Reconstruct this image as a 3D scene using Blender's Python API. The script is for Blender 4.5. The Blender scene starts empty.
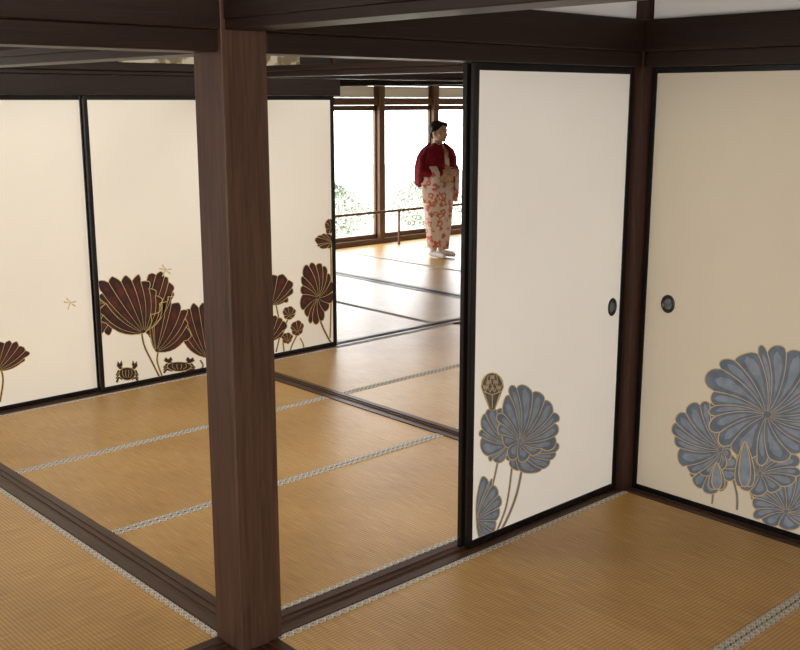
import bpy, bmesh, math, random
from mathutils import Vector, Matrix
random.seed(5)
U=1.75
C=bpy.context.scene.collection
# ------------------------------------------------------------ camera
F_PX=1037.0; PITCH=math.atan(225/1037.0)
cs,sn=math.cos(PITCH),math.sin(PITCH)
RV=Vector((.7349,-.6782,0)).normalized(); FH=Vector((.6782,.7349,0)).normalized()
FV=FH*cs+Vector((0,0,-sn)); UV=RV.cross(FV).normalized()
CAMLOC=Vector((0,0,U))
cd=bpy.data.cameras.new('camera'); cam=bpy.data.objects.new('camera',cd); C.objects.link(cam)
m=Matrix((RV,UV,-FV)).transposed().to_4x4(); m.translation=CAMLOC; cam.matrix_world=m
cd.sensor_width=36; cd.lens=F_PX/800*36; cd.clip_start=.05; cd.clip_end=200
bpy.context.scene.camera=cam
def ray(u,v): return FV*F_PX+RV*(u-400)-UV*(v-325)
# ------------------------------------------------------------ materials
def newmat(n):
    mt=bpy.data.materials.new(n); mt.use_nodes=True; nt=mt.node_tree; b=nt.nodes['Principled BSDF']; return mt,nt,b
def N(nt,t,**k):
    n=nt.nodes.new(t)
    for a,v in k.items(): setattr(n,a,v)
    return n
def ramp(nt,stops):
    r=nt.nodes.new('ShaderNodeValToRGB'); e=r.color_ramp.elements
    while len(e)<len(stops): e.new(.5)
    for i,(p,c) in enumerate(stops): e[i].position=p; e[i].color=(*c,1)
    return r
def mathn(nt,op,a,b=None,c=None):
    n=nt.nodes.new('ShaderNodeMath'); n.operation=op
    for i,x in enumerate((a,b,c)):
        if x is None: continue
        if isinstance(x,(int,float)): n.inputs[i].default_value=x
        else: nt.links.new(x,n.inputs[i])
    return n.outputs[0]
def plain(n,col,rough=.6,var=.08,scale=8,spec=.5,metal=0):
    mt,nt,b=newmat(n); tc=N(nt,'ShaderNodeTexCoord'); no=N(nt,'ShaderNodeTexNoise'); no.inputs['Scale'].default_value=scale; no.inputs['Detail'].default_value=4
    nt.links.new(tc.outputs['Object'],no.inputs['Vector'])
    r=ramp(nt,[(.3,tuple(max(0,c*(1-var)) for c in col)),(.7,tuple(min(1,c*(1+var)) for c in col))])
    nt.links.new(no.outputs['Fac'],r.inputs[0]); nt.links.new(r.outputs[0],b.inputs['Base Color'])
    b.inputs['Roughness'].default_value=rough; b.inputs['Metallic'].default_value=metal; b.inputs['Specular IOR Level'].default_value=spec
    return mt
def wood(n,c1,c2,axis,rough=.45,sc=1.0,spec=.3):
    mt,nt,b=newmat(n); tc=N(nt,'ShaderNodeTexCoord'); mp=N(nt,'ShaderNodeMapping')
    s=[34*sc]*3; s['xyz'.index(axis)]=1.6*sc; mp.inputs['Scale'].default_value=s
    nt.links.new(tc.outputs['Object'],mp.inputs[0])
    no=N(nt,'ShaderNodeTexNoise'); no.inputs['Scale'].default_value=1.8; no.inputs['Detail'].default_value=8; no.inputs['Roughness'].default_value=.72; no.inputs['Distortion'].default_value=.3
    nt.links.new(mp.outputs[0],no.inputs[0])
    r=ramp(nt,[(.28,c1),(.52,tuple((x+y)/2 for x,y in zip(c1,c2))),(.76,c2)])
    nt.links.new(no.outputs['Fac'],r.inputs[0]); nt.links.new(r.outputs[0],b.inputs['Base Color'])
    bu=N(nt,'ShaderNodeBump'); bu.inputs['Strength'].default_value=.3; bu.inputs['Distance'].default_value=.002
    nt.links.new(no.outputs['Fac'],bu.inputs['Height']); nt.links.new(bu.outputs[0],b.inputs['Normal'])
    b.inputs['Roughness'].default_value=rough; b.inputs['Specular IOR Level'].default_value=spec
    return mt
POSTC=((.028,.014,.0085),(.098,.050,.031))
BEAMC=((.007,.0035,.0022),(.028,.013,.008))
M={}
M['post']=wood('post_wood',*POSTC,'z',.5)
for ax in 'xy':
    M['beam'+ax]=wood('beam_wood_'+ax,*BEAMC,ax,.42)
    M['sill'+ax]=wood('sill_wood_'+ax,(.024,.011,.006),(.095,.045,.024),ax,.36)
M['darkpost']=wood('dark_post_wood',(.018,.007,.004),(.058,.023,.013),'z',.45)
M['winwood']=wood('window_wood',(.10,.055,.03),(.20,.115,.065),'z',.5)
M['winwoodx']=wood('window_wood_rail',(.10,.055,.03),(.20,.115,.065),'x',.5)
M['lacquer']=plain('black_lacquer',(.006,.005,.005),.25,.2,spec=.35)
M['plaster']=plain('white_plaster',(.92,.92,.91),.9,.03,3)
M['gold']=plain('gold_paint',(.54,.40,.16),.5,.15,30)
M['goldpale']=plain('pale_gold_paint',(.62,.50,.25),.5,.15,30)
M['pull']=plain('dark_bronze',(.035,.032,.032),.35,.3,20,metal=.6)
M['pullin']=plain('grey_pull_recess',(.14,.15,.16),.4,.4,60,metal=.5)
M['ceil']=wood('ceiling_wood',(.32,.22,.13),(.48,.34,.2),'x',.7)
def paper(n,c):
    mt,nt,b=newmat(n); tc=N(nt,'ShaderNodeTexCoord')
    no=N(nt,'ShaderNodeTexNoise'); no.inputs['Scale'].default_value=2.2; no.inputs['Detail'].default_value=5
    n2=N(nt,'ShaderNodeTexNoise'); n2.inputs['Scale'].default_value=180; n2.inputs['Detail'].default_value=2
    nt.links.new(tc.outputs['Object'],no.inputs[0]); nt.links.new(tc.outputs['Object'],n2.inputs[0])
    r=ramp(nt,[(.3,tuple(x*.965 for x in c)),(.7,c)]); nt.links.new(no.outputs['Fac'],r.inputs[0]); nt.links.new(r.outputs[0],b.inputs['Base Color'])
    bu=N(nt,'ShaderNodeBump'); bu.inputs['Strength'].default_value=.12; bu.inputs['Distance'].default_value=.001
    nt.links.new(n2.outputs['Fac'],bu.inputs['Height']); nt.links.new(bu.outputs[0],b.inputs['Normal'])
    b.inputs['Roughness'].default_value=.75; b.inputs['Specular IOR Level'].default_value=.25
    return mt
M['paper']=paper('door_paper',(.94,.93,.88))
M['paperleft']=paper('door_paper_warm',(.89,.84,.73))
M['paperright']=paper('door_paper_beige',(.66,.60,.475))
def shade(n,stops,sc=20):
    mt,nt,b=newmat(n); tc=N(nt,'ShaderNodeTexCoord'); no=N(nt,'ShaderNodeTexNoise'); no.inputs['Scale'].default_value=sc; no.inputs['Detail'].default_value=5
    nt.links.new(tc.outputs['Object'],no.inputs[0]); r=ramp(nt,stops); nt.links.new(no.outputs['Fac'],r.inputs[0]); nt.links.new(r.outputs[0],b.inputs['Base Color']); b.inputs['Roughness'].default_value=.7
    return mt
M['blue']=shade('lotus_blue_grey',[(.35,(.10,.13,.17)),(.65,(.145,.18,.23))],22)
M['bluelight']=shade('lotus_blue_pale',[(.35,(.17,.21,.265)),(.65,(.24,.285,.345))],22)
M['maroon']=shade('lotus_maroon_dark',[(.35,(.014,.004,.003)),(.65,(.045,.009,.006))],14)
M['maroonlight']=shade('lotus_maroon_red',[(.35,(.030,.006,.005)),(.65,(.11,.016,.010))],14)
M['podbrown']=shade('pod_taupe',[(.35,(.30,.26,.20)),(.65,(.42,.37,.29))],40)
M['poddark']=shade('pod_cell_dark',[(.35,(.07,.06,.055)),(.65,(.12,.105,.095))],40)
# tatami
def tatami():
    mt,nt,b=newmat('tatami_straw'); tc=N(nt,'ShaderNodeTexCoord'); oi=N(nt,'ShaderNodeObjectInfo')
    sx=N(nt,'ShaderNodeSeparateXYZ'); nt.links.new(tc.outputs['Object'],sx.inputs[0])
    mp=N(nt,'ShaderNodeMapping'); mp.inputs['Scale'].default_value=(60,2.5,1); nt.links.new(tc.outputs['Object'],mp.inputs[0])
    no=N(nt,'ShaderNodeTexNoise'); no.inputs['Scale'].default_value=3; no.inputs['Detail'].default_value=5; nt.links.new(mp.outputs[0],no.inputs[0])
    n2=N(nt,'ShaderNodeTexNoise'); n2.inputs['Scale'].default_value=1.7; n2.inputs['Detail'].default_value=4; nt.links.new(tc.outputs['Object'],n2.inputs[0])
    gy=mathn(nt,'ABSOLUTE',mathn(nt,'SINE',mathn(nt,'MULTIPLY',sx.outputs['Y'],math.pi/.0145)))
    gx=mathn(nt,'ABSOLUTE',mathn(nt,'SINE',mathn(nt,'MULTIPLY',sx.outputs['X'],math.pi/.012)))
    g=mathn(nt,'MULTIPLY',mathn(nt,'POWER',gy,.5),mathn(nt,'ADD',mathn(nt,'MULTIPLY',gx,.22),.78))
    s=mathn(nt,'ADD',mathn(nt,'MULTIPLY',no.outputs['Fac'],.6),mathn(nt,'MULTIPLY',n2.outputs['Fac'],.4))
    s=mathn(nt,'ADD',s,mathn(nt,'MULTIPLY',mathn(nt,'SUBTRACT',oi.outputs['Random'],.5),.06))
    r=ramp(nt,[(.34,(.38,.205,.056)),(.5,(.52,.30,.088)),(.66,(.65,.405,.145))]); nt.links.new(s,r.inputs[0])
    mx=N(nt,'ShaderNodeMix',data_type='RGBA',blend_type='MULTIPLY'); mx.inputs[0].default_value=1
    nt.links.new(r.outputs[0],mx.inputs[6])
    gg=mathn(nt,'ADD',mathn(nt,'MULTIPLY',g,.66),.40); cc=N(nt,'ShaderNodeCombineColor')
    for i in range(3): nt.links.new(gg,cc.inputs[i])
    nt.links.new(cc.outputs[0],mx.inputs[7]); nt.links.new(mx.outputs[2],b.inputs['Base Color'])
    bu=N(nt,'ShaderNodeBump'); bu.inputs['Strength'].default_value=.35; bu.inputs['Distance'].default_value=.002
    nt.links.new(mathn(nt,'ADD',g,mathn(nt,'MULTIPLY',no.outputs['Fac'],1.6)),bu.inputs['Height']); nt.links.new(bu.outputs[0],b.inputs['Normal'])
    b.inputs['Roughness'].default_value=.33; b.inputs['Specular IOR Level'].default_value=.5
    return mt
M['tatami']=tatami()
def heri():
    mt,nt,b=newmat('mat_border_cloth'); tc=N(nt,'ShaderNodeTexCoord'); sx=N(nt,'ShaderNodeSeparateXYZ'); nt.links.new(tc.outputs['Object'],sx.inputs[0])
    p=.034
    def cell(off):
        return mathn(nt,'MULTIPLY',mathn(nt,'SUBTRACT',mathn(nt,'FRACT',mathn(nt,'ADD',mathn(nt,'DIVIDE',sx.outputs['X'],p),off)),.5),p)
    f1=cell(100.0); y=sx.outputs['Y']
    r1=mathn(nt,'SQRT',mathn(nt,'ADD',mathn(nt,'MULTIPLY',f1,f1),mathn(nt,'MULTIPLY',y,y)))
    ring=mathn(nt,'LESS_THAN',mathn(nt,'ABSOLUTE',mathn(nt,'SUBTRACT',r1,.0098)),.0013)
    dot=mathn(nt,'LESS_THAN',r1,.0042)
    f2=cell(100.5)
    r2=mathn(nt,'ADD',mathn(nt,'ABSOLUTE',f2),mathn(nt,'SUBTRACT',.0125,mathn(nt,'ABSOLUTE',y)))
    dia=mathn(nt,'LESS_THAN',r2,.0062)
    k=mathn(nt,'MAXIMUM',mathn(nt,'MAXIMUM',ring,dot),dia)
    r=ramp(nt,[(0,(.60,.57,.49)),(1,(.15,.13,.11))]); nt.links.new(k,r.inputs[0]); nt.links.new(r.outputs[0],b.inputs['Base Color']); b.inputs['Roughness'].default_value=.85; b.inputs['Specular IOR Level'].default_value=.2
    return mt
M['heri']=heri()
# ------------------------------------------------------------ mesh helpers
def box(bm,x0,x1,y0,y1,z0,z1,mi=0):
    vs=[bm.verts.new((x,y,z)) for x in (x0,x1) for y in (y0,y1) for z in (z0,z1)]
    for q in ((0,1,3,2),(4,6,7,5),(0,4,5,1),(2,3,7,6),(0,2,6,4),(1,5,7,3)):
        f=bm.faces.new([vs[i] for i in q]); f.material_index=mi
def link(name,bm,mats,parent=None,bevel=0,smooth=False,shift=True):
    if not isinstance(mats,(list,tuple)): mats=[mats]
    if parent is not None and shift: bmesh.ops.translate(bm,verts=bm.verts,vec=-parent.location)
    if bevel or smooth: bmesh.ops.recalc_face_normals(bm,faces=bm.faces)
    me=bpy.data.meshes.new(name); bm.to_mesh(me); bm.free()
    for x in mats: me.materials.append(x)
    o=bpy.data.objects.new(name,me); C.objects.link(o)
    if parent is not None: o.parent=parent
    if smooth:
        for p in me.polygons: p.use_smooth=True
    if bevel:
        b=o.modifiers.new('bevel','BEVEL'); b.width=bevel; b.segments=2; b.limit_method='ANGLE'
    return o
def thing(name,label,cat,loc,group=None,rz=0):
    o=bpy.data.objects.new(name,None); o.empty_display_size=.1; C.objects.link(o); o.location=loc; o.rotation_euler[2]=rz
    o['label']=label; o['category']=cat
    if group: o['group']=group
    return o
def tag(o,label,cat,group=None):
    o['label']=label; o['category']=cat
    if group: o['group']=group
    return o
def struct(name,bm,mat,bevel=0):
    o=link(name,bm,mat,None,bevel); o['kind']='structure'; return o
def bxo(*a):
    bm=bmesh.new(); box(bm,*[v*U for v in a]); return bm
# ------------------------------------------------------------ setting
bm=bmesh.new(); box(bm,-3*U,6.6*U,-2.4*U,5.6*U,-.06,-.013); struct('floor',bm,plain('floor_boards',(.30,.18,.08),.6))
struct('ceiling',bxo(-3,6.6,-2.4,5.6,1.56,1.58),M['ceil'])
struct('wall_right',bxo(2.190,2.206,-2.4,1.48,1.186,1.56),M['plaster'])
struct('wall_front',bxo(1.06,6.5,1.515,1.535,1.186,1.56),M['plaster'])
struct('wall_front_left',bxo(-3,.975,1.515,1.535,1.186,1.56),M['plaster'])
struct('wall_middle',bxo(2.24,6.5,1.515,1.535,0,1.1),M['plaster'])
struct('wall_near_upper',bxo(1.007,1.027,-2.4,1.48,1.21,1.56),M['plaster'])
struct('wall_far_left',bxo(-3,1.05,3.28,3.30,-.006,1.56),M['plaster'])
struct('wall_end',bxo(6.48,6.5,1.53,5.5,-.006,1.56),M['plaster'])
struct('wall_far_room_left',bxo(1.2,1.22,3.34,5.5,-.006,1.56),M['plaster'])
struct('wall_back',bxo(-3,6.5,-2.42,-2.40,-.006,1.56),M['plaster'])
struct('wall_left',bxo(-3.02,-3.0,-2.4,5.5,-.006,1.56),M['plaster'])
struct('wall_right_end',bxo(6.5,6.52,-2.4,1.5,-.006,1.56),M['plaster'])
# posts
def post(label,b0,b1,a0,a1,mat,top=1.555):
    bm=bmesh.new(); box(bm,-(b1-b0)/2*U,(b1-b0)/2*U,-(a1-a0)/2*U,(a1-a0)/2*U,0,top*U)
    o=link('wooden_post',bm,mat,None,.004); o.location=((b0+b1)/2*U,(a0+a1)/2*U,-.013); tag(o,label,'post'); return o
post('large square brown wooden post standing in the left foreground',.970,1.061,1.481,1.567,M['post'])
post('dark wooden corner post between the white and the beige lotus sliding doors',2.168,2.235,1.487,1.565,M['darkpost'])
o=post('x',2.13,2.21,3.245,3.325,M['darkpost']); 
for k in ('label','category'): del o[k]
o.name='trim_1'; o['kind']='structure'
# lintels
def lintel(label,axis,s0,s1,c,z0=1.077,z1=1.112,z2=1.186,hw=.037,hf=.047):
    loc=((s0+s1)/2*U,c*U,z0*U) if axis=='x' else (c*U,(s0+s1)/2*U,z0*U)
    t=thing('lintel_beam',label,'beam',loc)
    def bb(h,a,b): return bxo(s0,s1,c-h,c+h,a,b) if axis=='x' else bxo(c-h,c+h,s0,s1,a,b)
    link('track_rail',bb(hw,z0,z1),M['beam'+axis],t,.003)
    link('fascia_board',bb(hf,z1,z2),M['beam'+axis],t,.005)
    return t
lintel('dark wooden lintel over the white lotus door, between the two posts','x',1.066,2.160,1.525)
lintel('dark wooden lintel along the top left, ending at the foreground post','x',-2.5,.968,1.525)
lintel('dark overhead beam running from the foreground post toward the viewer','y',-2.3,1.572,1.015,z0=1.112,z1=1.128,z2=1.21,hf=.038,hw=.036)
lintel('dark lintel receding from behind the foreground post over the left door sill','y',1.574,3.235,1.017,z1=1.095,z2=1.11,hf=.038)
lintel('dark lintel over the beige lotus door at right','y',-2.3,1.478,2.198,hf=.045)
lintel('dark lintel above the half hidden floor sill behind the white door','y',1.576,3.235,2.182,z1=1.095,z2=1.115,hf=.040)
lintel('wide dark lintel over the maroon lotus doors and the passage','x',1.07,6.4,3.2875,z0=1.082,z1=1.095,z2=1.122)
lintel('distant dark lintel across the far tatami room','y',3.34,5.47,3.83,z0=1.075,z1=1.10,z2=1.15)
bm=bxo(1.07,2.68,3.252,3.322,1.0165,1.08); o=link('track_rail',bm,M['beamx'],None,.003); tag(o,'thick lower track rail directly on top of the maroon lotus doors','beam')
# transom above far fusuma
t=thing('transom_panel','dark boarded transom with pale ornamented panels above the maroon lotus doors','transom',(2*U,3.2875*U,1.122*U))
link('dark_board',bxo(1.07,6.4,3.282,3.295,1.122,1.56),M['beamx'],t)
for x0,x1 in ((1.74,2.05),(2.24,2.50)):
    q=link('painted_panel',bxo(x0,x1,3.276,3.2815,1.124,1.50),shade('transom_cream',[(.42,(.20,.14,.07)),(.5,(.62,.56,.42))],9),t); q['label']='pale ornamented panel'
for k in range(11):
    x=1.07+k*.53
    link('transom_post',bxo(x,x+.02,3.272,3.303,1.122,1.56),M['darkpost'],t)
# sills
def sill(label,axis,s0,s1,c,hw=.037):
    loc=((s0+s1)/2*U,c*U,-.0125) if axis=='x' else (c*U,(s0+s1)/2*U,-.0125)
    t=thing('door_sill',label,'door sill',loc)
    def bb(l,h,za,zb,bm):
        if axis=='x': box(bm,s0*U,s1*U,(c+l)*U,(c+h)*U,za,zb)
        else: box(bm,(c+l)*U,(c+h)*U,s0*U,s1*U,za,zb)
    bm=bmesh.new(); bb(-hw,hw,-.0125,-.001,bm); link('sill_board',bm,M['sill'+axis],t)
    for l,h in ((-hw,-.016),(-.0012,.0012),(.016,hw)):
        bm=bmesh.new(); bb(l,h,-.001,.003,bm); link('track_ridge',bm,M['sill'+axis],t,.001)
    return t
sill('grooved brown sill running under the white lotus door to the foreground post','x',1.062,2.167,1.525)
sill('grooved brown sill running from the foreground post to the left edge','y',1.568,3.245,1.017)
sill('grooved brown sill crossing the floor behind the white lotus door','y',1.566,3.245,2.182)
sill('grooved brown sill under the beige lotus door at right','y',-2.2,1.486,2.200,.03)
sill('grooved brown sill beneath the maroon lotus doors and the passage','x',1.055,6.4,3.2875)
sill('distant sill dividing the far bright tatami floor','y',3.325,5.49,3.83,.03)
sill('short sill end at the bottom edge, right at the foot of the foreground post','y',-2.2,1.480,1.012)
sill('short sill end at the bottom edge, left of the foreground post foot','x',-2.5,.969,1.525)
# ------------------------------------------------------------ tatami mats
def mat(label,b0,b1,a0,a1,d,grp=None):
    L,Wd=((b1-b0),(a1-a0)) if d=='x' else ((a1-a0),(b1-b0))
    L=L*U-.001; Wd=Wd*U-.002
    t=thing('tatami_mat',label,'tatami mat',((b0+b1)/2*U,(a0+a1)/2*U,-.0125),grp,0 if d=='x' else math.pi/2)
    bw=.025
    bm=bmesh.new(); box(bm,-L/2,L/2,-Wd/2+.002,Wd/2-.002,0,.0125); link('straw_surface',bm,M['tatami'],t,.0004,shift=False)
    for s in (-1,1):
        bm=bmesh.new(); box(bm,-L/2,L/2,-bw/2,bw/2,0,.0142)
        o=link('cloth_border',bm,M['heri'],t,shift=False); o.location=(0,s*(Wd/2-bw/2),0)
mat('tatami mat on the near floor beside the foreground post, below the white door',1.05,1.586,.885,1.486,'x')
mat('tatami mat in the right corner between the white and beige lotus doors',1.5865,2.168,.885,1.486,'x')
mat('tatami mat at the bottom right corner, beyond the diagonal patterned border',1.05,2.168,.29,.883,'x')
mat('tatami mat in the bottom left corner with patterned border along the sill',.425,.978,1.565,2.68,'y')
mat('tatami mat just behind the foreground post and sill, nearest of three parallel mats',1.056,2.143,1.564,2.14,'x')
mat('middle of the three parallel tatami mats behind the foreground post',1.056,2.143,2.142,2.695,'x')
mat('tatami mat lying along the foot of the maroon lotus doors',1.056,2.143,2.697,3.249,'x')
mat('tatami mat past the cross sill, mostly behind the white door',2.221,3.32,1.564,2.14,'x')
mat('tatami mat past the cross sill, touching the edge of the white door',2.221,3.32,2.142,2.695,'x')
mat('tatami mat past the cross sill, beside the passage sill',2.221,3.32,2.697,3.249,'x')
bs=[(2.71,3.264),(3.266,3.798),(3.862,4.42),(4.422,4.98),(4.982,5.54),(5.542,6.1)]
nm=['nearest bright mat in the far room, at the passage sill','second bright mat in the far room, before the dividing sill','far room mat just past the dividing sill','far room mat in front of the standing person','far room mat under the right side of the person','far room mat right of the person, by the door edge']
nm2=['far room mat behind the end of the maroon doors','far room mat before the dividing sill, toward the windows','window side mat just past the dividing sill, at left','window side mat below the left window','window side mat below the middle window, behind the person','window side mat below the right window']
for (b0,b1),l1,l2 in zip(bs,nm,nm2):
    mat(l1,b0,b1,3.327,4.43,'y'); mat(l2,b0,b1,4.432,5.49,'y')
# ------------------------------------------------------------ painting helper
class Art:
    def __init__(s,plane,val,lim):
        s.bm=bmesh.new(); s.pl=plane; s.val=val; s.lim=lim; s.k=0
    def P(s,u,v):
        d=ray(u,v); i=1 if s.pl=='y' else 0
        t=s.val/d[i]; p=CAMLOC+d*t; j=1-i
        q=[0,0,0]; q[i]=s.val-.0006-.000030*s.k; q[j]=min(max(p[j],s.lim[0]),s.lim[1]); q[2]=min(max(p.z,s.lim[2]),s.lim[3])
        return Vector(q)
    def poly(s,pts,mi):
        s.k+=1; vs=[s.bm.verts.new(s.P(*p)) for p in pts]
        f=s.bm.faces.new(vs); f.material_index=mi
    def stroke(s,pts,w,mi,closed=False,taper=False):
        s.k+=1; n=len(pts); L=[];
        for i,p in enumerate(pts):
            a=pts[(i-1)%n] if (closed or i>0) else p; b=pts[(i+1)%n] if (closed or i<n-1) else p
            dx,dy=b[0]-a[0],b[1]-a[1]; l=math.hypot(dx,dy) or 1
            ww=w*(.35+.65*i/(n-1)) if taper else w
            nx,ny=-dy/l*ww/2,dx/l*ww/2
            L.append((s.bm.verts.new(s.P(p[0]+nx,p[1]+ny)),s.bm.verts.new(s.P(p[0]-nx,p[1]-ny))))
        for i in range(n if closed else n-1):
            a,b=L[i],L[(i+1)%n]; f=s.bm.faces.new((a[0],b[0],b[1],a[1])); f.material_index=mi
    def leaf(s,h,c,rx,ry,a0,a1,n,bow0=.15,bow1=None,w=1.0,scal=.13,wob=.06,ph=0,ed=1.1,pt=False):
        """broad ribbed leaf: hub h, ragged wavy rim round c, curved gold ribs"""
        if bow1 is None: bow1=bow0
        full=abs(a1-a0)>=359; A0,A1=math.radians(a0),math.radians(a1)
        cnt=n if full else n+1
        def rim(a,k=0): 
            q=1+wob*math.sin(3*a+ph)+wob*.7*math.sin(5*a+2.3*ph)+wob*.5*math.sin(2*a-ph)+k
            return (c[0]+rx*q*math.cos(a),c[1]-ry*q*math.sin(a))
        def rib(a,t,k=0):
            f=(a-A0)/(A1-A0); bow=bow0+(bow1-bow0)*f
            if full: bow=bow0
            B=rim(a,k); mx,my=(h[0]+B[0])/2,(h[1]+B[1])/2; dx,dy=B[0]-h[0],B[1]-h[1]
            q=(mx-dy*bow,my+dx*bow)
            return tuple((1-t)**2*h[j]+2*t*(1-t)*q[j]+t*t*B[j] for j in (0,1))
        st=(A1-A0)/n; js=[0]+[random.uniform(-.30,.30)*st for _ in range(n-1)]+[0]
        an=[A0+st*i+js[i] for i in range(n+1)]
        edge=[]
        T=[.0,.12,.28,.45,.62,.8,.93,1.0]
        for i in range(n):
            a,b=an[i],an[i+1]
            arc=[]; sc_=scal*random.uniform(.5,1.5); sk=random.uniform(.75,1.3)
            for q in range(1,8):
                f=q/8; g=f**sk; arc.append(rib(a+(b-a)*f,1,sc_*((1-abs(2*g-1))**.75 if pt else math.sin(math.pi*g)**.6)))
            L=[rib(a,t) for t in T[1:]]; R=[rib(b,t) for t in T[1:]]
            s.k-=1 if i else 0
            s.poly([h]+L+arc+R[::-1],0)
            edge+= [L[-1]]+arc
            if i==n-1 and not full: edge.append(R[-1])
        s.k+=1
        for i in range(n):
            a,b=an[i],an[i+1]; m_=(a+b)/2; d=(b-a)
            if i: s.k-=1
            s.poly([rib(m_,.22)]+[rib(m_+d*q,t) for q,t in ((.12,.4),(.22,.6),(.28,.8),(.2,.93))]+[rib(m_,.99,.02)]+[rib(m_-d*q,t) for q,t in ((.2,.93),(.28,.8),(.22,.6),(.12,.4))],4)
        for i in range(cnt):
            if i: s.k-=1
            s.stroke([rib(an[i],t) for t in [.06,.2,.35,.5,.65,.8,.92,1.0]],w,1,taper=True)
        s.stroke(edge,w*ed,1,closed=full)
        if not full:
            s.stroke([rib(an[0],t) for t in T],w,1); s.stroke([rib(an[-1],t) for t in T],w,1)
    def crab(s,c,rx,ry):
        for sd in (-1,1):
            for k in range(3):
                y=c[1]+ry*(-.1+.45*k); L=[(c[0]+sd*rx*.6,y),(c[0]+sd*rx*1.15,y-ry*.2),(c[0]+sd*rx*1.4,y+ry*.45)]
                s.stroke(L,2.6,1); s.stroke(L,1.9,0)
            e=[(c[0]+sd*rx*x_,c[1]+ry*y_) for x_,y_ in ((.55,-.35),(1.05,-.55),(1.4,-.95),(1.25,-1.6),(1.0,-1.25),(.75,-1.7),(.6,-1.1),(.75,-.8),(.35,-.6))]
            s.poly(e,0); s.stroke(e,.6,1,True)
        pts=[(c[0]+1.1*rx*math.cos(t),c[1]+ry*math.sin(t)*(.95 if math.sin(t)>0 else .75)) for t in [math.tau*z/20 for z in range(20)]]
        s.poly(pts,0); s.stroke(pts,.6,1,True)
        for k in (-.6,-.2,.2,.6): s.stroke([(c[0]+rx*k,c[1]-ry*.4),(c[0]+rx*k*1.1,c[1]+ry*.1),(c[0]+rx*k*.6,c[1]+ry*.6)],.45,1)
    def stem(s,pts,w=2.2,fill=0):
        q=[]; n=len(pts)
        for i in range(n-1):
            p0=pts[max(0,i-1)];p1=pts[i];p2=pts[i+1];p3=pts[min(n-1,i+2)]
            for k in range(5):
                t=k/5; q.append(tuple(.5*((2*p1[j])+(-p0[j]+p2[j])*t+(2*p0[j]-5*p1[j]+4*p2[j]-p3[j])*t*t+(-p0[j]+3*p1[j]-3*p2[j]+p3[j])*t**3) for j in (0,1)))
        q.append(pts[-1]); s.stroke(q,w+1.1,1); s.stroke(q,w*.85,fill)
    def bud(s,c,w,h,fill=0):
        for off,ww in ((-.25,.7),(.25,.7),(0,.62)):
            pts=[]
            for i in range(16):
                a=math.tau*i/16; x=math.sin(a)*w*ww*.5*(1-.45*math.cos(a)); pts.append((c[0]+off*w+x-off*w*(.5+.5*math.cos(a)),c[1]-math.cos(a)*h/2))
            s.poly(pts,fill if off else 4); s.stroke(pts,.9,1,True)
    def pod(s,c,w,h,fill=2):
        pts=[(c[0]-w*.10,c[1]+h*.5),(c[0]-w*.30,c[1]+h*.22),(c[0]-w*.5,c[1]-h*.10)]
        for i in range(9):
            a=math.pi-math.pi*i/8; pts.append((c[0]+w*.5*math.cos(a),c[1]-h*.14-h*.34*math.sin(a)))
        pts+=[(c[0]+w*.5,c[1]-h*.10),(c[0]+w*.30,c[1]+h*.22),(c[0]+w*.10,c[1]+h*.5)]
        s.poly(pts,5); s.stroke(pts,1.0,1,True)
        s.stroke([(c[0]-w*.46,c[1]+h*.0),(c[0],c[1]+h*.10),(c[0]+w*.46,c[1]+h*.0)],.9,1)
        for k in (-.24,0,.24): s.stroke([(c[0]+w*k*1.4,c[1]+h*.08),(c[0]+w*k*.5,c[1]+h*.46)],.7,1)
        for k in (-.3,-.1,.1,.3):   # crossing gold net over the dome
            s.stroke([(c[0]+w*k,c[1]+h*.03),(c[0]+w*(k+.16),c[1]-h*.2),(c[0]+w*(k*.5+.14),c[1]-h*.42)],.55,1)
            s.stroke([(c[0]+w*k,c[1]+h*.03),(c[0]+w*(k-.16),c[1]-h*.2),(c[0]+w*(k*.5-.14),c[1]-h*.42)],.55,1)
        for dx,dy in ((-.32,-.10),(0,-.06),(.32,-.10),(-.17,-.24),(.17,-.24),(0,-.37)):
            s.poly([(c[0]+dx*w+w*.10*math.cos(t),c[1]+dy*h+h*.05*math.sin(t)) for t in [math.tau*q/8 for q in range(8)]],2)
    def dragonfly(s,c,r,ang):
        ca,sa=math.cos(ang),math.sin(ang)
        s.stroke([(c[0]-ca*r*.3,c[1]+sa*r*.3),(c[0]+ca*r,c[1]-sa*r)],1.3,3)
        for k in (.95,-.95,1.75,-1.75):
            a=ang+math.pi+k; e=(math.cos(a),-math.sin(a)); n_=(-e[1],e[0])
            s.poly([(c[0]+e[0]*r*t+n_[0]*r*w_,c[1]+e[1]*r*t+n_[1]*r*w_) for t,w_ in ((0,0),(.4,.1),(.8,.12),(1,0),(.8,-.1),(.4,-.08))],3)
def painting(art,parent,mats):
    return link('lotus_painting',art.bm,mats,parent)
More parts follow.
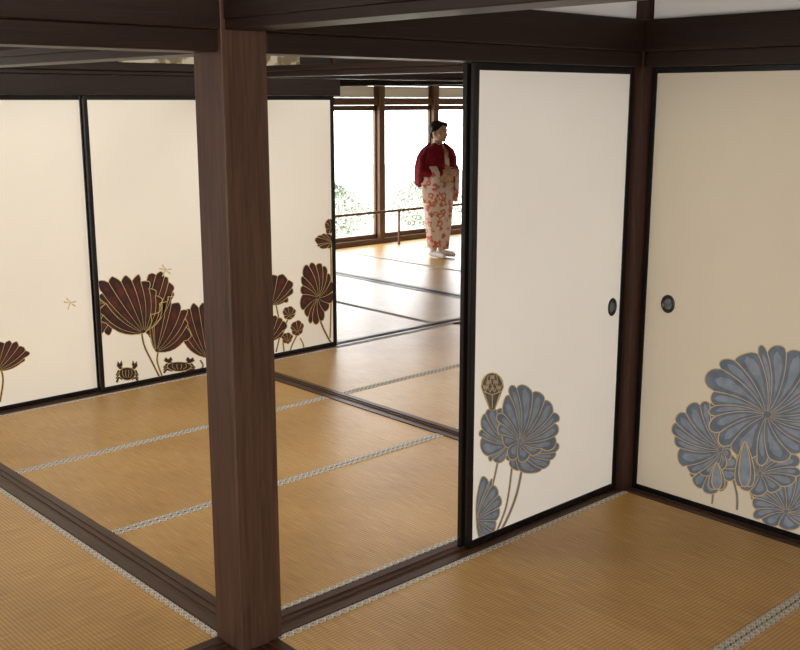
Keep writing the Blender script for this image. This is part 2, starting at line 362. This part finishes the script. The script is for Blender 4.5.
# ------------------------------------------------------------ sliding doors
def door(label,axis,s0,s1,face,z1,pap,fr=.028,th=.012,zb=.002,front=True):
    z1*=U; S0,S1,Fc,Th=s0*U,s1*U,face*U,th*U
    loc=((S0+S1)/2,Fc+Th/2,zb) if axis=='x' else (Fc+Th/2,(S0+S1)/2,zb)
    t=thing('sliding_door',label,'sliding door',loc)
    def bb(a,b,d0,d1,za,zb_):
        bm=bmesh.new()
        if axis=='x': box(bm,a,b,Fc+d0,Fc+d1,za,zb_)
        else: box(bm,Fc+d0,Fc+d1,a,b,za,zb_)
        return bm
    link('paper_panel',bb(S0+fr*.5,S1-fr*.5,.004,Th-.004,zb+fr*.5,z1-fr*.5),pap,t)
    for a,b in ((S0,S0+fr),(S1-fr,S1)): link('frame_stile',bb(a,b,0,Th,zb,z1),M['lacquer'],t,.003)
    for a,b in ((zb,zb+fr),(z1-fr,z1)): link('frame_rail',bb(S0+fr,S1-fr,.001,Th-.001,a,b),M['lacquer'],t,.002)
    lim=(S0+fr+.001,S1-fr-.001,zb+fr+.001,z1-fr-.001)
    return t,lim
def pull(t,axis,face,u,v,r=.034,rz=.040):
    d=ray(u,v); i=1 if axis=='x' else 0; p=CAMLOC+d*((face*U+.004)/d[i])
    def ring(prof,mat,name,par):
        bm=bmesh.new(); rows=[]
        for k,off in prof:
            row=[]
            for q in range(32):
                a=math.tau*q/32; ds=r*k*math.cos(a); dz=rz*k*math.sin(a)
                if axis=='x': row.append(bm.verts.new((p.x+ds,p.y-off,p.z+dz)))
                else: row.append(bm.verts.new((p.x-off,p.y+ds,p.z+dz)))
            rows.append(row)
        for A,B in zip(rows,rows[1:]):
            for q in range(32): bm.faces.new((A[q],A[(q+1)%32],B[(q+1)%32],B[q]))
        bm.faces.new(rows[-1])
        bmesh.ops.translate(bm,verts=bm.verts,vec=-t.location)
        o=link(name,bm,mat,par,smooth=True,shift=False); return o
    h=ring([(1.0,-.001),(1.0,.003),(.92,.006),(.74,.006),(.66,.002),(.62,.0008)],M['pull'],'door_pull',t)
    ring([(.6,.0009),(.5,.0016),(.1,.003)],M['pullin'],'pull_recess',h)
BL=[M['blue'],M['gold'],M['podbrown'],M['goldpale'],M['bluelight'],M['poddark']]
MR=[M['maroon'],M['gold'],M['podbrown'],M['goldpale'],M['maroonlight'],M['poddark']]
# front white door (two stacked)
t,lim=door('white paper sliding door with blue lotus and seed pod, right of centre','x',1.604,2.167,1.511,1.0765,M['paper'])
A=Art('y',1.511*U+.004,lim)
A.stem([(493,408),(498,430),(498,458),(491,492)],1.2)
A.stem([(522,468),(517,492),(510,512),(501,531)],1.7); A.stem([(512,465),(509,490),(505,510),(496,533)],1.2)
A.leaf((476,520),(480,512),18,34,-85,88,8,.1,-.1,w=.85)
A.leaf((517,446),(530,452),25,19,0,360,10,.2,w=.85)
A.leaf((508,444),(498,434),18,25,0,360,11,-.15,w=.85,ph=1)
A.leaf((519,442),(527,423),28,32,0,360,14,.14,w=.85,ph=2,wob=.07)
A.pod((492,391),22,38)
painting(A,t,BL); pull(t,'x',1.511,612,307,.030)
door('black edged sliding door stacked directly behind the white lotus door','x',1.597,2.160,1.5265,1.0765,M['paper'])
# right beige door
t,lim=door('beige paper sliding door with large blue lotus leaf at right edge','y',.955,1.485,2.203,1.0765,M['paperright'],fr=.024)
A=Art('x',2.203*U+.004,lim)
A.stem([(711,478),(713,492),(712,504)],1.6); A.stem([(733,478),(737,495),(737,510)],2.0); A.stem([(747,480),(752,498),(758,514)],1.6)
A.leaf((786,512),(788,499),36,26,0,360,14,.15,w=.9,ph=.5)
A.leaf((760,474),(764,467),32,24,0,360,12,-.12,w=.9,ph=2)
A.leaf((716,466),(713,468),23,22,0,360,10,.15,w=.9,ph=1)
A.leaf((722,450),(706,437),30,34,0,360,14,-.15,w=.9,ph=0,wob=.07)
A.leaf((767,415),(771,403),60,52,0,360,20,.16,w=1.0,ph=.6,wob=.045,scal=.13)
A.bud((745,464),18,46); A.bud((717,476),15,27)
painting(A,t,BL); pull(t,'y',2.203,668,304)
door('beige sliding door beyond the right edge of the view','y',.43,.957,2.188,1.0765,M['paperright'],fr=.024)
# left maroon lotus doors
HL=1.016
t,lim=door('leftmost cream sliding door with dragonfly and partial maroon leaf','x',1.07,1.611,3.288,HL,M['paperleft'])
A=Art('y',3.288*U+.004,lim)
A.stem([(0,366),(3,380),(0,402)],1.2)
A.leaf((-3,371),(7,357),18,14,-30,210,9,.2,-.2,w=.6,pt=True,scal=.18); A.dragonfly((70,303),7,-1.9)
painting(A,t,MR)
t,lim=door('cream sliding door with maroon lotus leaves, left of the foreground post','x',1.600,2.131,3.272,HL,M['paperleft'])
A=Art('y',3.272*U+.004,lim)
A.stem([(141,328),(144,345),(152,362),(160,378)],1.2); A.stem([(160,345),(157,360),(162,376)],1.0); A.stem([(200,360),(203,366),(198,372)],1.0)
A.leaf((126,318),(104,314),13,17,50,310,8,.35,w=.6,pt=True,scal=.25,wob=.10)
A.leaf((207,358),(199,333),17,26,-20,200,8,.25,-.25,w=.6,ph=1,pt=True,scal=.18)
A.leaf((156,352),(167,326),19,24,-35,205,9,.3,-.2,w=.65,ph=2,pt=True,scal=.20,wob=.09)
A.leaf((141,332),(154,290),17,16,-60,110,6,.45,-.1,w=.65,ph=1,pt=True,scal=.25,wob=.10)
A.leaf((144,333),(128,305),28,25,-25,222,11,.38,-.30,w=.7,ph=.9,wob=.12,pt=True,scal=.20)
A.crab((127,373),7.5,7.5); A.crab((179,366),11,5.5)
A.dragonfly((165,270),7,-2.0)
painting(A,t,MR)
t,lim=door('cream sliding door with round maroon leaf, right of the foreground post','x',2.212,2.66,3.272,HL,M['paperleft'])
A=Art('y',3.272*U+.004,lim)
A.stem([(330,238),(331,262),(331,300),(330,338)],.7)
A.stem([(318,315),(324,330),(331,343)],1.2); A.stem([(288,318),(283,335),(284,352)],.7); A.stem([(297,335),(292,345),(290,352)],.7); A.stem([(276,305),(280,330),(276,352)],.8); A.stem([(300,338),(303,344),(304,350)],.6)
A.leaf((272,305),(277,290),14,14,-60,240,8,.2,-.2,w=.6,pt=True,scal=.2); A.leaf((269,341),(274,328),10,11,-60,240,7,.2,-.2,w=.6,pt=True,scal=.2)
A.leaf((289,316),(289,313),6,6,0,360,7,.1,w=.5,pt=True); A.leaf((297,332),(297,328),6,7,0,360,7,.1,w=.5,pt=True); A.leaf((287,341),(287,338),5,5,0,360,7,.1,w=.5,pt=True)
A.leaf((318,298),(316,292),15,27,0,360,15,.15,w=.7,ph=1)
A.leaf((332,243),(325,241),9,7,40,320,7,.1,w=.6,pt=True); A.leaf((331,228),(329,226),4,7,0,360,5,.1,w=.5,pt=True)
painting(A,t,MR)
door('black edged door panel tucked behind the round maroon leaf door','x',2.222,2.677,3.289,HL,M['paperleft'])
# ------------------------------------------------------------ window wall
WA=5.54
wb=[4.37,4.904,5.434,5.964]
struct('wall_far',bxo(1.2,6.5,WA-.01,WA+.01,1.13,1.56),M['plaster'])
struct('wall_far_side',bxo(1.2,3.82,WA-.01,WA+.01,-.006,1.13),M['plaster'])
struct('trim_2',bxo(3.80,6.48,WA-.03,WA+.03,.965,1.015),M['winwoodx'],.003)
struct('trim_3',bxo(3.80,6.48,WA-.03,WA+.03,1.095,1.14),M['beamx'],.003)
struct('trim_4',bxo(3.80,6.48,WA-.04,WA+.03,-.007,.035),M['winwoodx'],.003)
k=5
for b in [3.836]+wb+[6.46]:
    struct('trim_%d'%k,bxo(b-.026,b+.026,WA-.045,WA+.02,-.006,1.13),M['winwood'],.003); k+=1
glass,nt,bb_=newmat('window_glass'); nt.nodes.remove(bb_)
tr=N(nt,'ShaderNodeBsdfTransparent'); gl=N(nt,'ShaderNodeBsdfGlossy'); gl.inputs['Roughness'].default_value=.03; mxs=N(nt,'ShaderNodeMixShader'); mxs.inputs[0].default_value=.05
nt.links.new(tr.outputs[0],mxs.inputs[1]); nt.links.new(gl.outputs[0],mxs.inputs[2]); nt.links.new(mxs.outputs[0],nt.nodes['Material Output'].inputs[0])
shoji,nt,b_=newmat('shoji_paper'); b_.inputs['Base Color'].default_value=(.80,.77,.70,1); b_.inputs['Roughness'].default_value=.8
tl=N(nt,'ShaderNodeBsdfTranslucent'); tl.inputs[0].default_value=(.34,.31,.26,1); mxs=N(nt,'ShaderNodeMixShader'); mxs.inputs[0].default_value=.45
nt.links.new(b_.outputs[0],mxs.inputs[1]); nt.links.new(tl.outputs[0],mxs.inputs[2]); nt.links.new(mxs.outputs[0],nt.nodes['Material Output'].inputs[0])
i=1
for b0,b1 in zip([3.836]+wb,wb+[6.46]):
    w=bpy.data.objects.new('window_%d'%i,None); C.objects.link(w); w.location=((b0+b1)/2*U,WA*U,.035*U); w['kind']='structure'; i+=1
    x0,x1=b0+.028,b1-.028
    bm=bmesh.new()
    for q in ((x0,x0+.012,.037,.963),(x1-.012,x1,.037,.963),(x0,x1,.037,.066),(x0,x1,.928,.963)):
        box(bm,q[0]*U,q[1]*U,(WA-.012)*U,(WA+.012)*U,q[2]*U,q[3]*U)
    for q in ((x0,x0+.012,1.017,1.093),(x1-.012,x1,1.017,1.093)):
        box(bm,q[0]*U,q[1]*U,(WA-.012)*U,(WA+.012)*U,q[2]*U,q[3]*U)
    link('window_frame',bm,M['winwoodx'],w)
    bm=bxo(x0+.005,x1-.005,WA-.001,WA+.001,.05,.93); link('glass_pane',bm,glass,w)
    bm=bxo(x0+.005,x1-.005,WA-.001,WA+.001,1.017,1.093); link('paper_pane',bm,shoji,w)
# railing standing just inside the windows
t=thing('window_railing','long low thin wooden railing in front of the far windows, behind the person','railing',(5*U,5.36*U,0))
link('rail',bxo(3.92,6.35,5.352,5.368,.235,.252),M['winwoodx'],t,.002)
for x in (3.93,4.93,5.42,6.32): link('railing_post',bxo(x,x+.012,5.354,5.366,.001,.235),M['winwood'],t)
# outside
bm=bmesh.new(); box(bm,0,26,5.75*U,40,-.75,-.6); struct('ground',bm,plain('garden_ground',(.40,.43,.34),.9,.3,2))
bm=bxo(2.5,7.5,5.58,6.15,-.1,-.03); struct('trim_20',bm,M['winwoodx'])
leafm=shade('garden_leaves',[(.35,(.13,.155,.11)),(.65,(.19,.215,.16))],3)
def shrub(label,x,y,r,hgt,grp='garden shrubs outside the far windows'):
    t=thing('garden_shrub',label,'shrub',(x,y,-.6),grp)
    bm=bmesh.new()
    for _ in range(3200):
        a=random.uniform(0,math.tau); u=random.random()**.5; z=random.uniform(.1,1)
        rr=r*u*math.sin(math.pi*min(.98,max(.12,z))**.8)*.9+.03
        c=Vector((x+rr*math.cos(a),y+rr*math.sin(a),-.6+z*hgt)); s=random.uniform(.014,.028)
        n=Vector((random.gauss(0,1),random.gauss(0,1),random.gauss(0,1))).normalized(); p=n.orthogonal().normalized(); q=n.cross(p)
        bm.faces.new([bm.verts.new(c+p*s*1.6),bm.verts.new(c+q*s*.7),bm.verts.new(c-p*s*1.6),bm.verts.new(c-q*s*.7)])
    link('foliage',bm,leafm,t)
    bm=bmesh.new(); bmesh.ops.create_cone(bm,cap_ends=True,segments=8,radius1=.05,radius2=.025,depth=hgt*.7,matrix=Matrix.Translation((x,y,-.6+hgt*.35))); link('stem',bm,M['darkpost'],t)
shrub('pale green shrub seen low through the left window pane',9.0,13.9,.8,.95)
shrub('pale green shrub seen low through the window just left of the person',11.1,13.9,.9,1.05)
shrub('pale green shrub seen low through the window right of the person',13.3,13.6,.85,1.1)
# ------------------------------------------------------------ person
PX,PY=4.726*U,4.756*U
fd=(RV*.70-FH*.71).normalized(); ANG=math.atan2(fd.y,fd.x)
def sphere(bm,c,r,seg=16):
    if not isinstance(r,(tuple,list)): r=(r,r,r)
    bmesh.ops.create_uvsphere(bm,u_segments=seg,v_segments=max(8,seg*3//4),radius=1,matrix=Matrix.Translation(c)@Matrix.Diagonal((*r,1)))
def limb(bm,pts,rs,seg=12):
    for p,r in zip(pts,rs): sphere(bm,p,r,seg)
    for a,b,ra,rb in zip(pts,pts[1:],rs,rs[1:]):
        a,b=Vector(a),Vector(b); d=b-a
        bmesh.ops.create_cone(bm,cap_ends=True,segments=seg,radius1=ra,radius2=rb,depth=d.length,matrix=Matrix.Translation((a+b)/2)@d.to_track_quat('Z','Y').to_matrix().to_4x4())
def remesh(o,vox,sm=3):
    r=o.modifiers.new('remesh','REMESH'); r.mode='VOXEL'; r.voxel_size=vox; r.use_smooth_shade=True
    s=o.modifiers.new('smooth','SMOOTH'); s.iterations=sm; s.factor=.5
def headfix(bm):
    for v in bm.verts:
        if v.co.z>1.275: v.co.x*=1.12; v.co.y*=1.12; v.co.z=1.262+(v.co.z-1.275)*1.06
        elif v.co.z>1.2: v.co.z-=.013*(v.co.z-1.2)/.075
def pk(name,bm,mat,par,head=False,**k):
    if head: headfix(bm)
    return link(name,bm,mat,par,shift=False,**k)
per=thing('person','standing person in burgundy jacket and floral kimono by the far windows','person',(PX,PY,.007),None,ANG)
skin=plain('skin',(.70,.46,.34),.55,.05)
bm=bmesh.new()
sphere(bm,(0,0,1.405),(.088,.071,.097),24); sphere(bm,(.028,0,1.348),(.058,.052,.052),20)
limb(bm,[(.084,0,1.415),(.100,0,1.378)],[.008,.012]); sphere(bm,(.078,0,1.345),(.013,.022,.009)); sphere(bm,(.070,0,1.312),(.018,.02,.014))
for s in (-1,1):
    sphere(bm,(.055,s*.036,1.372),(.026,.022,.022)); sphere(bm,(.0,s*.072,1.392),(.018,.010,.028)); sphere(bm,(.072,s*.028,1.428),(.010,.024,.006))
limb(bm,[(-.012,0,1.345),(-.015,0,1.22)],[.046,.052])
sphere(bm,(-.01,0,1.12),(.10,.15,.15)); sphere(bm,(0,0,.95),(.09,.12,.15)); sphere(bm,(-.01,0,.82),(.11,.15,.13))
for s in (-1,1):
    limb(bm,[(0,s*.07,.80),(.005,s*.062,.43),(-.01,s*.058,.09)],[.078,.05,.034]); limb(bm,[(-.035,s*.058,.036),(.07,s*.062,.026),(.105,s*.062,.022)],[.033,.025,.020])
    limb(bm,[(-.01,s*.13,1.2),(-.03,s*.195,.99),(.10,s*.11,.965),(.165,s*.06,.965)],[.05,.038,.032,.023])
    sphere(bm,(.192,s*.052,.965),(.038,.016,.036))
    for q,(dz,l) in enumerate(((.028,.95),(.010,1.0),(-.009,.96),(-.027,.8))):
        limb(bm,[(.212,s*.054,.965+dz),(.212+.032*l,s*.058,.965+dz*1.02),(.212+.056*l,s*.042,.966+dz),(.212+.060*l,s*.018,.966+dz)],[.0088,.0085,.008,.0068],8)
    limb(bm,[(.180,s*.046,.990),(.203,s*.034,1.012),(.228,s*.020,1.016)],[.0105,.0095,.008],8)
body=pk('body',bm,skin,per,head=True); remesh(body,.0045,3)
for s in (-1,1):
    bm=bmesh.new(); sphere(bm,(.0795,s*.028,1.408),(.007,.013,.006)); pk('eye',bm,plain('eye_white',(.7,.68,.65),.3),per,head=True,smooth=True)
    bm=bmesh.new(); sphere(bm,(.084,s*.028,1.408),(.004,.006,.0058)); pk('iris',bm,plain('iris_dark',(.01,.006,.005),.2),per,head=True,smooth=True)
    bm=bmesh.new(); limb(bm,[(.088,s*.012,1.428),(.088,s*.028,1.434),(.078,s*.044,1.428)],[.0025,.003,.002],8); pk('eyebrow',bm,plain('brow',(.02,.013,.01),.7),per,head=True)
bm=bmesh.new(); sphere(bm,(.087,0,1.3465),(.006,.019,.0045)); pk('lips',bm,plain('lip_red',(.40,.07,.06),.4),per,head=True,smooth=True)
hairm=plain('dark_hair',(.014,.010,.008),.6,.4,60,spec=.25)
bm=bmesh.new(); sphere(bm,(-.022,0,1.436),(.094,.084,.086),24); sphere(bm,(-.05,0,1.40),(.062,.074,.075),20); sphere(bm,(-.085,0,1.42),(.040,.05,.045),18)
for s in (-1,1): limb(bm,[(.045,s*.05,1.475),(.0,s*.075,1.44),(-.02,s*.072,1.41)],[.024,.022,.018])
limb(bm,[(.050,-.04,1.482),(.056,0,1.488),(.050,.04,1.482)],[.018,.020,.018])
hr=pk('hair',bm,hairm,per,head=True); remesh(hr,.005,3)
def kim():
    mt,nt,b=newmat('kimono_floral'); tc=N(nt,'ShaderNodeTexCoord')
    v=N(nt,'ShaderNodeTexVoronoi'); v.inputs['Scale'].default_value=12; nt.links.new(tc.outputs['Object'],v.inputs['Vector'])
    n=N(nt,'ShaderNodeTexNoise'); n.inputs['Scale'].default_value=24; n.inputs['Detail'].default_value=3; nt.links.new(tc.outputs['Object'],n.inputs[0])
    k=mathn(nt,'ADD',v.outputs['Distance'],mathn(nt,'MULTIPLY',mathn(nt,'SUBTRACT',n.outputs['Fac'],.5),1.1))
    r=ramp(nt,[(.14,(.85,.62,.28)),(.20,(.60,.10,.08)),(.38,(.70,.24,.19)),(.47,(.90,.74,.63))])
    nt.links.new(k,r.inputs[0]); nt.links.new(r.outputs[0],b.inputs['Base Color']); b.inputs['Roughness'].default_value=.7
    return mt
KM=kim(); burg=plain('burgundy_wool',(.23,.012,.022),.9,.35,18,spec=.2); whitec=plain('white_cotton',(.8,.79,.76),.8)
def loft(bm,secs,gap=0,n=64,wr=0,seed=0):
    rows=[]
    for z,cx,rx,ry in secs:
        row=[]
        for q in range(n+1 if gap else n):
            a=gap+(math.tau-2*gap)*q/n if gap else math.tau*q/n
            w=1+wr*math.sin(a*9+z*3+seed)+wr*.6*math.sin(a*17-z*5)
            row.append(bm.verts.new((cx+rx*w*math.cos(a),ry*w*math.sin(a),z+(.012*math.sin(a*5+seed) if gap else 0))))
        rows.append(row)
    for A,B in zip(rows,rows[1:]):
        for q in range(n): bm.faces.new((A[q],A[(q+1)%len(A)],B[(q+1)%len(B)],B[q]))
    return rows
bm=bmesh.new(); loft(bm,[(.115,.0,.112,.132),(.20,0,.118,.140),(.35,0,.132,.158),(.6,-.005,.150,.184),(.8,-.01,.155,.19),(.95,-.005,.130,.165),(1.08,-.005,.125,.162),(1.17,-.01,.105,.15),(1.225,-.015,.075,.10),(1.265,-.02,.055,.062)],wr=.022)
o=pk('kimono',bm,KM,per,smooth=True); o.modifiers.new('thick','SOLIDIFY').thickness=.006
bm=bmesh.new()
fl=[(.095,.128,.02),(.3,.144,.03),(.6,.163,.04),(.85,.160,.05)]
rows=[]
for z,x,y in fl: rows.append([bm.verts.new((x*math.cos(aa)+.002,x*1.12*math.sin(aa),z)) for aa in [(-.75+.12*q) for q in range(10)]])
for A_,B_ in zip(rows,rows[1:]):
    for q in range(9): bm.faces.new((A_[q],A_[q+1],B_[q+1],B_[q]))
o=pk('front_panel',bm,KM,o,smooth=True); o.modifiers.new('thick','SOLIDIFY').thickness=.010
for s in (-1,1):
    bm=bmesh.new()
    rows=[]
    for z,x0,x1,hy in ((1.03,-.05,.12,.035),(.97,-.06,.165,.042),(.86,-.07,.165,.035),(.72,-.06,.155,.026),(.62,-.04,.13,.016)):
        row=[]
        for q in range(20):
            a=math.tau*q/20; cx=(x0+x1)/2; rx=(x1-x0)/2
            sx_=math.copysign(abs(math.cos(a))**.6,math.cos(a)); row.append(bm.verts.new((cx+rx*sx_,s*(.205-.28*max(0,cx+rx*sx_))+hy*math.sin(a)*(1+.2*math.sin(a*5)),z)))
        rows.append(row)
    for A_,B_ in zip(rows,rows[1:]):
        for q in range(20): bm.faces.new((A_[q],A_[(q+1)%20],B_[(q+1)%20],B_[q]))
    bm.faces.new(rows[-1]); bm.faces.new(rows[0])
    pk('sleeve',bm,KM,per,smooth=True)
bm=bmesh.new(); loft(bm,[(.85,-.007,.156,.188),(.87,-.007,.162,.194),(1.01,-.005,.142,.176),(1.03,-.005,.132,.165)],wr=.004)
o=pk('sash',bm,plain('sash_gold',(.62,.42,.22),.6,.4,25),per,smooth=True); o.modifiers.new('thick','SOLIDIFY').thickness=.006
bm=bmesh.new()
for s in (-1,1): limb(bm,[(-.06,s*.045,1.255),(.0,s*.055,1.24),(.05,s*.04,1.205),(.095,s*-.005,1.13)],[.012,.013,.013,.011],10)
pk('collar',bm,whitec,per)
# jacket: closed more across the chest than at the hem
bm=bmesh.new(); loft(bm,[(.80,-.068,.182,.222),(.90,-.060,.188,.244),(1.03,-.045,.190,.262),(1.12,-.036,.176,.252),(1.19,-.024,.146,.214),(1.235,-.018,.108,.155),(1.268,-.02,.078,.094)],gap=.20,wr=.05,seed=1)
o=pk('jacket',bm,burg,per,smooth=True); o.modifiers.new('thick','SOLIDIFY').thickness=.014
for s in (-1,1):
    bm=bmesh.new(); limb(bm,[(-.015,s*.145,1.178),(-.03,s*.200,1.09),(-.025,s*.212,.99),(.05,s*.175,.955),(.12,s*.130,.962)],[.062,.070,.074,.066,.054],16)
    for k in range(6): 
        f=k/5; x=-.07+.17*f; y=s*(.222-.085*max(0,f-.3)/.7)
        limb(bm,[(x,y,.98),(x+.006,y+s*.006,.90-.02*math.sin(k*2)),(x+.004,y,.845+.012*math.cos(k*2.3))],[.030,.024+.006*(k%2),.014],10)
    q=pk('jacket_sleeve',bm,burg,o); remesh(q,.007,2)
for s in (-1,1):
    bm=bmesh.new(); limb(bm,[(-.036,s*.070,.037),(.03,s*.073,.036),(.105,s*.080,.032),(.165,s*.084,.028)],[.034,.035,.032,.026]); limb(bm,[(-.02,s*.068,.05),(-.012,s*.064,.15)],[.036,.036])
    q=pk('split_toe_sock',bm,whitec,per); remesh(q,.006,3)
pw=Vector((PX,PY,0))+Matrix.Rotation(ANG,3,'Z')@Vector((.240,0,0))
pch=thing('small_pouch','small red and white pouch held in the hands of the person','pouch',(pw.x,pw.y,.925),None,ANG)
bm=bmesh.new(); sphere(bm,(0,0,.045),(.016,.032,.045),24); link('bag_body',bm,KM,pch,smooth=True,shift=False)
bm=bmesh.new(); limb(bm,[(0,-.022,.08),(0,-.014,.105),(0,.014,.105),(0,.022,.08)],[.004]*4,8); link('cord_handle',bm,burg,pch,shift=False)
# ------------------------------------------------------------ light
sc=bpy.context.scene
w=bpy.data.worlds.new('world'); sc.world=w; w.use_nodes=True; bg=w.node_tree.nodes['Background']
sky=w.node_tree.nodes.new('ShaderNodeTexNoise'); sky.inputs['Scale'].default_value=2
rp=w.node_tree.nodes.new('ShaderNodeValToRGB'); rp.color_ramp.elements[0].color=(.96,.98,1,1); rp.color_ramp.elements[1].color=(1,.99,.97,1)
w.node_tree.links.new(sky.outputs['Fac'],rp.inputs[0]); w.node_tree.links.new(rp.outputs[0],bg.inputs[0]); bg.inputs[1].default_value=9.0
def area(name,loc,target,sx,sy,en,col=(1,1,1),portal=False):
    l=bpy.data.lights.new(name,'AREA'); l.shape='RECTANGLE'; l.size=sx; l.size_y=sy; l.energy=en; l.color=col
    if portal: l.cycles.is_portal=True
    o=bpy.data.objects.new(name,l); C.objects.link(o); o.location=loc; d=Vector(target)-Vector(loc); o.rotation_euler=d.to_track_quat('-Z','Y').to_euler(); return o
area('window_portal',(5.15*U,5.50*U,.5*U),(5.15*U,0,.5*U),2.6*U,.95*U,10,portal=True)
area('veranda_light_behind',(-.6*U,-2.3*U,.8*U),(1.9*U,2.6*U,.5*U),5.5,2.2,600,(1,.985,.96))
area('garden_light_left',(-2.8*U,2.4*U,.8*U),(2.2*U,3.2*U,.3*U),3.0,2.0,90,(1,.98,.95))
area('fill_light_middle_room',(1.55*U,2.1*U,1.54*U),(1.75*U,2.75*U,.2*U),1.6,.8,52,(1,.98,.94))  # added fill, no real fixture: brightens the middle mats and maroon doors
area('fill_light_side_room',(2.9*U,2.3*U,1.54*U),(2.8*U,2.6*U,0),1.2,.8,34,(1,.98,.94))  # second added fill, unseen, lifts the mats past the cross sill
sc.view_settings.view_transform='Standard'
sc.view_settings.look='None'
